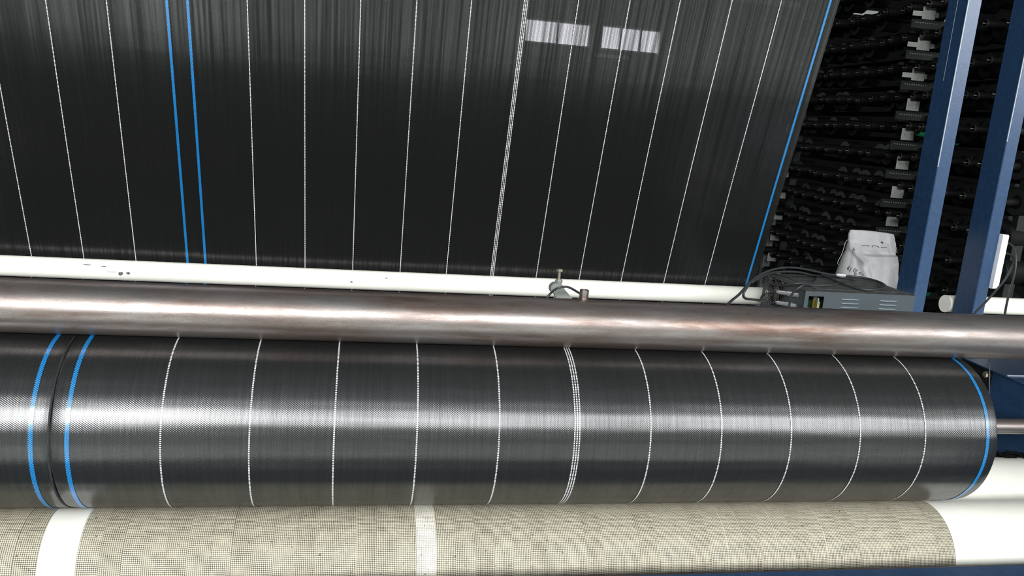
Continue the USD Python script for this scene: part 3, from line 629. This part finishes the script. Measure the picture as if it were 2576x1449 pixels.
CAB = {
 'long black cable arching from the rusty pipe over the electrical box to the loose plug': [[0.79, 1.70, 0.975], [0.826, 1.72, 1.0429 - 0.03], [0.8779, 1.8, 1.0397], [0.9536, 1.9, 1.0456], [1.0303, 2.0, 1.0589], [1.0935, 2.06, 1.0738], [1.1494, 2.1, 1.082], [1.2321, 2.16, 1.0798], [1.3265, 2.22, 1.066], [1.4196, 2.27, 1.0473], [1.4790, 2.30, 1.0395]],
 'second black cable lying just under the arching one on the electrical box': [[1.04, 2.006, 1.0605], [1.1162, 2.08, 1.0690], [1.1848, 2.14, 1.0680], [1.289, 2.2, 1.0600], [1.40, 2.30, 1.034], [1.4579, 2.33, 1.029], [1.507, 2.315, 1.029], [1.5331, 2.2794, 1.029]],
 'black cable looping in front of the white pipe to the upper chrome plug': [[1.238, 2.2130, 0.9931], [1.215, 2.250, 0.9760], [1.14, 2.13, 0.985], [1.0534, 2.02, 1.0091], [1.0238, 2.0, 1.0161], [1.0126, 1.99, 1.0281], [1.0262, 2.0, 1.0476], [1.0585, 2.03, 1.0660]],
 'short thin cable end at the lower chrome plug': [[1.238, 2.2100, 0.9607], [1.20, 2.1993, 0.9633], [1.170, 2.1972, 0.9651]],
 'black cable rising beside the cutout and over the front of the lid': [[1.243, 2.147, 0.900], [1.243, 2.1459, 0.9593], [1.243, 2.1448, 0.984], [1.245, 2.1407, 1.0057], [1.262, 2.132, 1.029], [1.309, 2.165, 1.029], [1.3756, 2.172, 1.029], [1.437, 2.215, 1.029], [1.4975, 2.270, 1.029]],
 'black cable looping off the left edge of the lid above the fan': [[1.300, 2.325, 1.029], [1.262, 2.320, 1.032], [1.246, 2.300, 1.026], [1.242, 2.270, 1.012], [1.246, 2.215, 1.014], [1.275, 2.170, 1.031], [1.335, 2.195, 1.029], [1.3787, 2.247, 1.029], [1.4123, 2.300, 1.029], [1.4009, 2.345, 1.029]],
 'black cable coiled in a wide loop on the right of the lid': [[1.4441, 2.317, 1.031], [1.4414, 2.2435, 1.031], [1.4421, 2.1577, 1.031], [1.4701, 2.1191, 1.031], [1.5347, 2.1423, 1.031], [1.5762, 2.1834, 1.031], [1.6017, 2.2505, 1.031], [1.5885, 2.315, 1.031], [1.5495, 2.3364, 1.031], [1.5033, 2.3304, 1.031]],
}
for lab, pts in CAB.items():
    thin = 'thin' in lab
    tag(obj('box_cable', tube(pts if thin else lift(pts), 0.0022 if thin else 0.0034), 'cable', None, True), lab, 'cable')

# ------------------------------------------------------------------ woven sack
t = thing('woven_sack', 'white woven plastic sack with black handwriting, behind the electrical box', 'sack', (1.89, 2.72, 0.62))
SY = 2.745
def sack_section(z):
    """(left, right, half depth) of the sack at a height measured from the eye."""
    zz = [-0.83, -0.60, -0.50, -0.42, -0.395, -0.36, -0.335, -0.325]
    return np.interp(z, zz, [1.745, 1.752, 1.764, 1.781, 1.789, 1.791, 1.788, 1.792]), np.interp(z, zz, [2.02, 2.022, 2.016, 2.000, 1.992, 1.990, 1.982, 1.975]), np.interp(z, zz, [0.062, 0.070, 0.066, 0.050, 0.040, 0.026, 0.022, 0.020])
CREASES = [((1.778, -0.367), (1.818, -0.425), 0.0035, 0.016), ((1.818, -0.425), (1.842, -0.55), 0.004, 0.020), ((1.925, -0.385), (1.905, -0.52), 0.006, 0.013), ((1.972, -0.36), (1.945, -0.43), 0.0035, 0.011),
           ((1.802, -0.39), (1.786, -0.50), 0.0035, 0.007), ((1.815, -0.375), (1.812, -0.52), 0.003, 0.006), ((1.955, -0.43), (1.975, -0.56), 0.005, 0.012), ((1.860, -0.40), (1.885, -0.47), 0.006, 0.008), ((1.885, -0.335), (1.905, -0.385), 0.006, 0.007), ((1.945, -0.335), (1.952, -0.39), 0.003, 0.008)]
def sack_point(s, z):
    """s from 0 to 1 once round, starting at the left edge and going along the front."""
    l, r, d = sack_section(z); a = 2 * np.pi * s
    cx, hw = (l + r) / 2, (r - l) / 2
    x = cx - hw * np.sign(np.cos(a)) * np.abs(np.cos(a)) ** 0.8
    y = -d * np.sign(np.sin(a)) * np.abs(np.sin(a)) ** 0.9
    q = np.stack([x * 9, z * 5, np.sin(a) * 0.6 + 5], -1)
    rough = np.interp(z, [-0.5, -0.38], [1.0, 0.8])
    y = y + rough * 0.040 * (meshkit.fbm(q, 3, 4) - 0.5) * np.abs(np.sin(a)) - 0.010 * np.exp(-((x - 1.842 - 0.22 * (-0.39 - z)) / 0.010) ** 2) * np.clip((-0.39 - z) / 0.05, 0, 1) * -1 * (np.sin(a) > 0)
    fr = np.clip(np.sin(a), 0, 1) ** 0.5
    for (cx0, cz0), (cx1, cz1), wd, dp in CREASES:
        t_ = np.clip((z - cz0) / (cz1 - cz0), -0.25, 1.3); d = x - (cx0 + (cx1 - cx0) * t_)
        fade = np.clip((t_ + 0.25) / 0.25, 0, 1) * np.clip((1.3 - t_) / 0.3, 0, 1)
        y = y - fr * fade * dp * 0.5 * (1 + np.tanh(d / wd)) * np.exp(-np.maximum(d, 0) / (wd * 7))
    fold = np.clip((-0.398 + 0.03 * (x - 1.88) - z) / 0.004, 0, 1) * np.clip((x - 1.83) / 0.02, 0, 1) * np.clip((1.98 - x) / 0.01, 0, 1) * (np.sin(a) > 0) * np.clip((z + 0.60) / 0.1, 0, 1)
    tilt = 0.03 * (z + 0.33)
    topwave = np.clip((z + 0.345) / 0.02, 0, 1)
    return np.stack([x, SY + y - 0.016 * fold + tilt, E(z) + topwave * (0.010 - 0.055 * np.clip(x - 1.86, 0, 1) - 0.10 * np.clip(1.81 - x, 0, 1))], -1)
zs, ss = np.r_[np.linspace(-0.83, -0.43, 40), np.linspace(-0.425, -0.38, 24), np.linspace(-0.378, -0.325, 20)], np.linspace(0, 1, 110)
Z, S_ = np.meshgrid(zs, ss, indexing='ij')
P = sack_point(S_, Z); gg, _ = grid(P[:, ::-1], np.zeros(P.shape[:2] + (2,)))
obj('sack_body', gg, 'sack', t, True)
btm = P[0]; cen = btm.mean(0)
obj('sack_base', (np.vstack([btm, cen]), np.array([[len(btm), i, i + 1] for i in range(len(btm) - 1)])), 'sack', t, True)
def on_sack(x, z, out=0.0016):
    """The spot on the sack's front straight behind (x, z) of a sheet held before it at y = 2.675, as the marks were traced."""
    q, k = np.linspace(0.02, 0.48, 300), 1.0
    for _ in range(4):
        p = sack_point(q, np.full_like(q, z * k)); i = np.argmin(np.abs(p[:, 0] / p[:, 1] - x / 2.675)); k = p[i, 1] / 2.675
    return np.array([x * k, p[i, 1] - out, E(z * k)])
def stroke(pts, r=0.0011):
    p = np.array(pts, float); q = np.concatenate([p[i] + (p[i + 1] - p[i]) * np.linspace(0, 1, 5, endpoint=False)[:, None] for i in range(len(p) - 1)] + [p[-1:]])
    return tube([on_sack(a, b) for a, b in q], r, 5, 0)
def sack_xy(u, v):   # sketch units to (x, height from the eye) on the sack's front
    return 1.6475 + 0.0001804 * u + 0.0000283 * v, -0.2835 + 0.0000083 * u - 0.000165 * v
def glyph(name, lines, r=0.0010):
    obj(name, cat_(*[stroke([sack_xy(*p) for p in l], r) for l in lines]), 'ink', t, True)
glyph('handwriting', [[(515, 975), (480, 1015), (455, 1035), (480, 1042), (505, 1020), (520, 1000)], [(480, 1015), (487, 1060), (465, 1082)], [(455, 1040), (475, 1060)], [(555, 1020), (530, 1070), (505, 1110)], [(515, 1075), (528, 1100)]])
glyph('handwriting', [[(650, 1035), (615, 1055), (595, 1085), (600, 1110), (625, 1120), (650, 1115), (685, 1085), (670, 1065), (650, 1075)], [(630, 1050), (640, 1060)], [(635, 1085), (655, 1095)], [(640, 1120), (615, 1155), (620, 1185), (645, 1195), (665, 1170), (660, 1145), (630, 1150)]])
glyph('handwriting', [[(775, 1140), (745, 1130), (722, 1150), (735, 1175), (765, 1165), (778, 1140), (770, 1200)], [(805, 1165), (822, 1195)], [(825, 1175), (800, 1205)]])
glyph('printed_mark', [[(575, 570), (605, 590), (620, 625), (590, 620), (570, 635)], [(570, 665), (612, 663)], [(600, 610), (575, 600)]], 0.0008)
glyph('printed_mark', [[(790, 512), (850, 520), (955, 528)]], 0.0011)
glyph('printed_mark', [[(1015, 560), (1018, 522), (1100, 525), (1165, 548), (1170, 570)], [(1018, 523), (1060, 523)], [(1215, 560), (1350, 562)]], 0.0010)
obj('hole', stroke([sack_xy(1215, 430), sack_xy(1235, 445), sack_xy(1262, 462)], 0.0022), 'ink', t, True)
obj('tie_string', tube([[1.787, 2.74, E(-0.352)], [1.772, 2.72, E(-0.350)], [1.758, 2.71, E(-0.36)], [1.752, 2.71, E(-0.40)], [1.744, 2.715, E(-0.432)], [1.751, 2.72, E(-0.446)]], 0.0009, 6), 'string', t, True)
obj('tie_string', tube([[1.990, 2.74, E(-0.367)], [1.994, 2.735, E(-0.378)], [1.993, 2.73, E(-0.392)]], 0.0009, 6), 'string', t, True)
tag(obj('wooden_crate', cat_(*[bx(1.70, 2.06, 2.66, 2.84, z, z + 0.09, 0.004) for z in (0.0, 0.10, 0.20, 0.30, 0.40, 0.50)], bx(1.71, 2.05, 2.67, 2.83, 0.0, 0.619)), 'wood', None, False), 'wooden crate under the white woven sack', 'crate')

# ------------------------------------------------------------------ yarn creel
HEAD = math.radians(4.4)
ax = np.array([math.cos(HEAD), -math.sin(HEAD), 0]); al = np.array([math.sin(HEAD), math.cos(HEAD), 0])
O = np.array([2.555, 3.58, 0.0])
PITCHZ = 0.1385
rows = [EYE + 0.629 - PITCHZ * k for k in range(-2, 12)]
t = thing('creel_rack', 'dark creel rack with pale clip plates and punched bars, holding the black bobbins', 'creel rack', (2.8, 3.6, 0))
def place(l, a, z): return O + al * l + ax * a + np.array([0, 0, z])
def obox(l0, l1, a0, a1, z0, z1, bev=0.0):
    b = bx(a0, a1, l0, l1, z0, z1, bev); V = b.vertices; b.vertices = np.array([place(q[1], q[0], q[2]) for q in V]); b.fix_normals(); return b
for l in (-0.80, 0.0, 1.30):
    obj('rack_post', obox(l - 0.016, l + 0.016, 0.03, 0.075, 0.0, rows[0] + 0.1), 'creel_dark', t, False)
for k, z in enumerate(rows):
    obj('spindle_rail', obox(-0.84, 1.75, 0.20, 0.225, z - 0.045, z - 0.020), 'rail_black', t, False)
    for l in (0.0, 1.30):
        c = obj('clip_plate', obox(l - 0.062, l - 0.058, -0.065, -0.003, z - 0.034, z + 0.022, 0.001), 'creel_grey', t, False)
        if l == 0.0:
            obj('clip_fold', obox(l - 0.058, l + 0.0, -0.003, 0.001, z - 0.034, z + 0.018), 'creel_grey', c, False)
            for a in (-0.014, 0.012):
                obj('rivet', lathe([(0, 0), (0.0035, 0), (0.002, 0.002), (0, 0.0025)], place(l - 0.062, a - 0.033, z - 0.004 + a * 0.25), -al, 10), 'zinc', c, 40)
    if k <= 4:
        pf = Polygon([(0.002, z + 0.001), (0.062, z - 0.014), (0.002, z - 0.024)])
        p = trimesh.creation.extrude_polygon(pf, 0.003, engine='earcut'); V = p.vertices.copy(); p.vertices = np.array([place(-0.060 + q[2], q[0], q[1]) for q in V]); p.fix_normals()
        obj('clip_arm', p, 'creel_grey', t, False)
        obj('clip_arm', obox(-0.061, -0.058, -0.112, -0.065, z - 0.022, z + 0.000), 'creel_grey', t, False)
    b = obj('punched_bar', obox(-0.085, -0.075, -0.125, 0.13, z - 0.080, z - 0.040, 0.001), 'creel_dark', t, False)
    dots = [lathe([(0.0017, 0), (0.0031, 0), (0.0029, 0.0012), (0.0019, 0.0012), (0.0017, 0)], place(-0.085, -0.105 + 0.0115 * j, z - 0.054 - 0.0006 * (j % 3)), -al, 10) for j in range(10)]
    obj('eyelet', cat_(*dots), 'creel_grey', b, True, kind='stuff')
tag(obj('creel_rail', bx(2.30, 5.2, 5.60, 5.65, E(0.925), E(0.965), 0.003), 'cast_grey', None, False), 'pale grey rail across the top of the creel', 'rail')
tag(obj('rail_stand', bx(5.0, 5.1, 5.58, 5.66, 0, E(0.925)), 'creel_dark', None, False), 'dark upright at the far end of the creel rail', 'post')
tag(obj('rail_stand', bx(2.30, 2.36, 5.58, 5.66, 0, E(0.925)), 'creel_dark', None, False), 'dark upright holding the near end of the creel rail, behind the sheet', 'post')
tag(obj('grey_upright', obox(1.40, 1.45, -0.02, 0.03, 0.0, E(-0.30), 0.003), 'cast_grey', None, False), 'grey steel upright at the foot of the creel, right of the sheet', 'post')

def bobbin(name, label, group, kind, yarn_mat, loc):
    """Axis along local +x, free end at x = 0 towards the aisle: a long dark tube of yarn on a spindle, with or without a fat package behind it."""
    b = thing(name, label, 'bobbin', loc, group)
    UsdGeom.Xformable(b).AddRotateXYZOp().Set(Gf.Vec3f(0, 8, -4.4))
    X = np.array([1.0, 0, 0])
    fat = kind in ('fat', 'dark_fat')
    rt, L = (0.0245, 0.13) if kind == 'fat' else (0.016, 0.10) if kind == 'dark_fat' else (0.025, 0.22)
    local('yarn_body', lathe([(0.014, 0.004), (rt * 0.94, 0.004), (rt, 0.012), (rt * 1.04, L - 0.01), (0.014, L)], (0, 0, 0), X, 24), yarn_mat, b, 40)
    if fat:
        local('yarn_package', lathe([(0.016, L - 0.02), (0.050, L - 0.02), (0.0545, L - 0.015), (0.0545, L + 0.07), (0.045, L + 0.08), (0.016, L + 0.08)], (0, 0, 0), X, 28), yarn_mat, b, 40)
        local('package_end', lathe([(0.028, L - 0.0212), (0.052, L - 0.0212), (0.052, L - 0.0202), (0.028, L - 0.0202)], (0, 0, 0), X, 28), 'yarn_end_lit' if kind == 'fat' else 'yarn_end_dim', b, 40)
    local('tube_end', lathe([(0.0125, 0.03), (0.0125, -0.002), (0.0150, -0.003), (0.0175, -0.001), (0.0178, 0.003), (0.0150, 0.006), (0.0150, 0.03)], (0, 0, 0), X, 22), 'tube_grey', b, 40)
    local('spindle_tip', lathe([(0, -0.012), (0.0018, -0.011), (0.0024, 0.0), (0.0024, 0.06), (0, 0.06)], (0, 0, 0), X, 10), 'tip', b, 40)
    return b
# where each bobbin sits in view, only to word its label
def seen_at(p):
    d = np.asarray(p) - np.array([0, 0, EYE]); w = d @ F_
    return 1288 + FPX * (d @ R_) / w, 724.5 - FPX * (d @ U_) / w
ORD = ['topmost', 'second', 'third', 'fourth', 'fifth', 'sixth', 'seventh', 'eighth', 'ninth', 'tenth', 'eleventh', 'twelfth', 'thirteenth', 'fourteenth', 'fifteenth', 'sixteenth', 'seventeenth']
g = np.random.default_rng(11)
made = []
for k, z in enumerate(rows):
    if z < 0.50: continue
    for j in range(21):
        l = -0.80 + 0.118 * j + 0.02 * (k % 2)
        if l > 1.62: continue
        u = g.random()
        kind = 'dark_fat' if l < -0.02 else ('fat' if u < 0.55 else 'thin')
        loc = place(l, -0.06 + 0.012 * g.standard_normal(), z + 0.028 + 0.003 * g.standard_normal())
        x, y = seen_at(loc)
        if y < -60 or x > 2640: continue
        zone = 'hid' if x < 2110 - 0.281 * y else 'mid' if x < 2385 - 0.179 * y else 'post' if x < 2470 - 0.185 * y else 'gap' if x < 2555 - 0.2045 * y else 'post' if x < 2634 - 0.2045 * y else 'right'
        made.append((k, zone, x, y, kind, loc))
seen_rows = sorted({m_[0] for m_ in made if -15 < m_[3]})
LOOK = {'fat': 'black yarn tube before a grey-faced package', 'dark_fat': 'fat black yarn package with a bright spindle tip', 'thin': 'plain black yarn tube with grey ring end'}
first = {}
for k, zone, x, y, kind, loc in made:
    row = ORD[seen_rows.index(k)] if k in seen_rows else 'topmost'
    same = sorted(m_[2] for m_ in made if m_[0] == k and m_[1] == zone)
    pos = same.index(x); place_ = ORD[pos] if pos else 'first'
    group = {'mid': 'yarn bobbins on the creel left of the posts', 'gap': 'yarn bobbins between the blue posts', 'right': 'yarn bobbins right of the posts', 'hid': 'yarn bobbins hidden by the hanging sheet', 'post': 'yarn bobbins hidden by the blue posts'}[zone]
    if zone in ('hid', 'post'):
        lab = 'black yarn bobbin on the creel, hidden behind ' + ('the hanging sheet' if zone == 'hid' else 'a blue post')
    elif kind == 'dark_fat' or zone != 'mid':
        lab = f"{LOOK[kind]}, {row} row, {place_} {'after the left post' if zone == 'gap' else 'after the right post'}"
    else:
        lab = f"{LOOK[kind]}, {row} row, {place_} from sheet"
    if kind not in first:
        first[kind] = bobbin('yarn_bobbin', lab, group, kind, 'yarn', loc).GetPath()
    else:
        copy_of(first[kind], 'yarn_bobbin', lab, 'bobbin', group, loc)
for (lab, loc) in (('green yarn bobbin half hidden behind the left blue post, upper on the creel', (2.498, 3.43, 1.5390)), ('green yarn bobbin low on the creel, right of the white sack', (2.41, 3.33, 0.829))):
    bobbin('green_bobbin', lab, None, 'thin', 'green_yarn', loc)
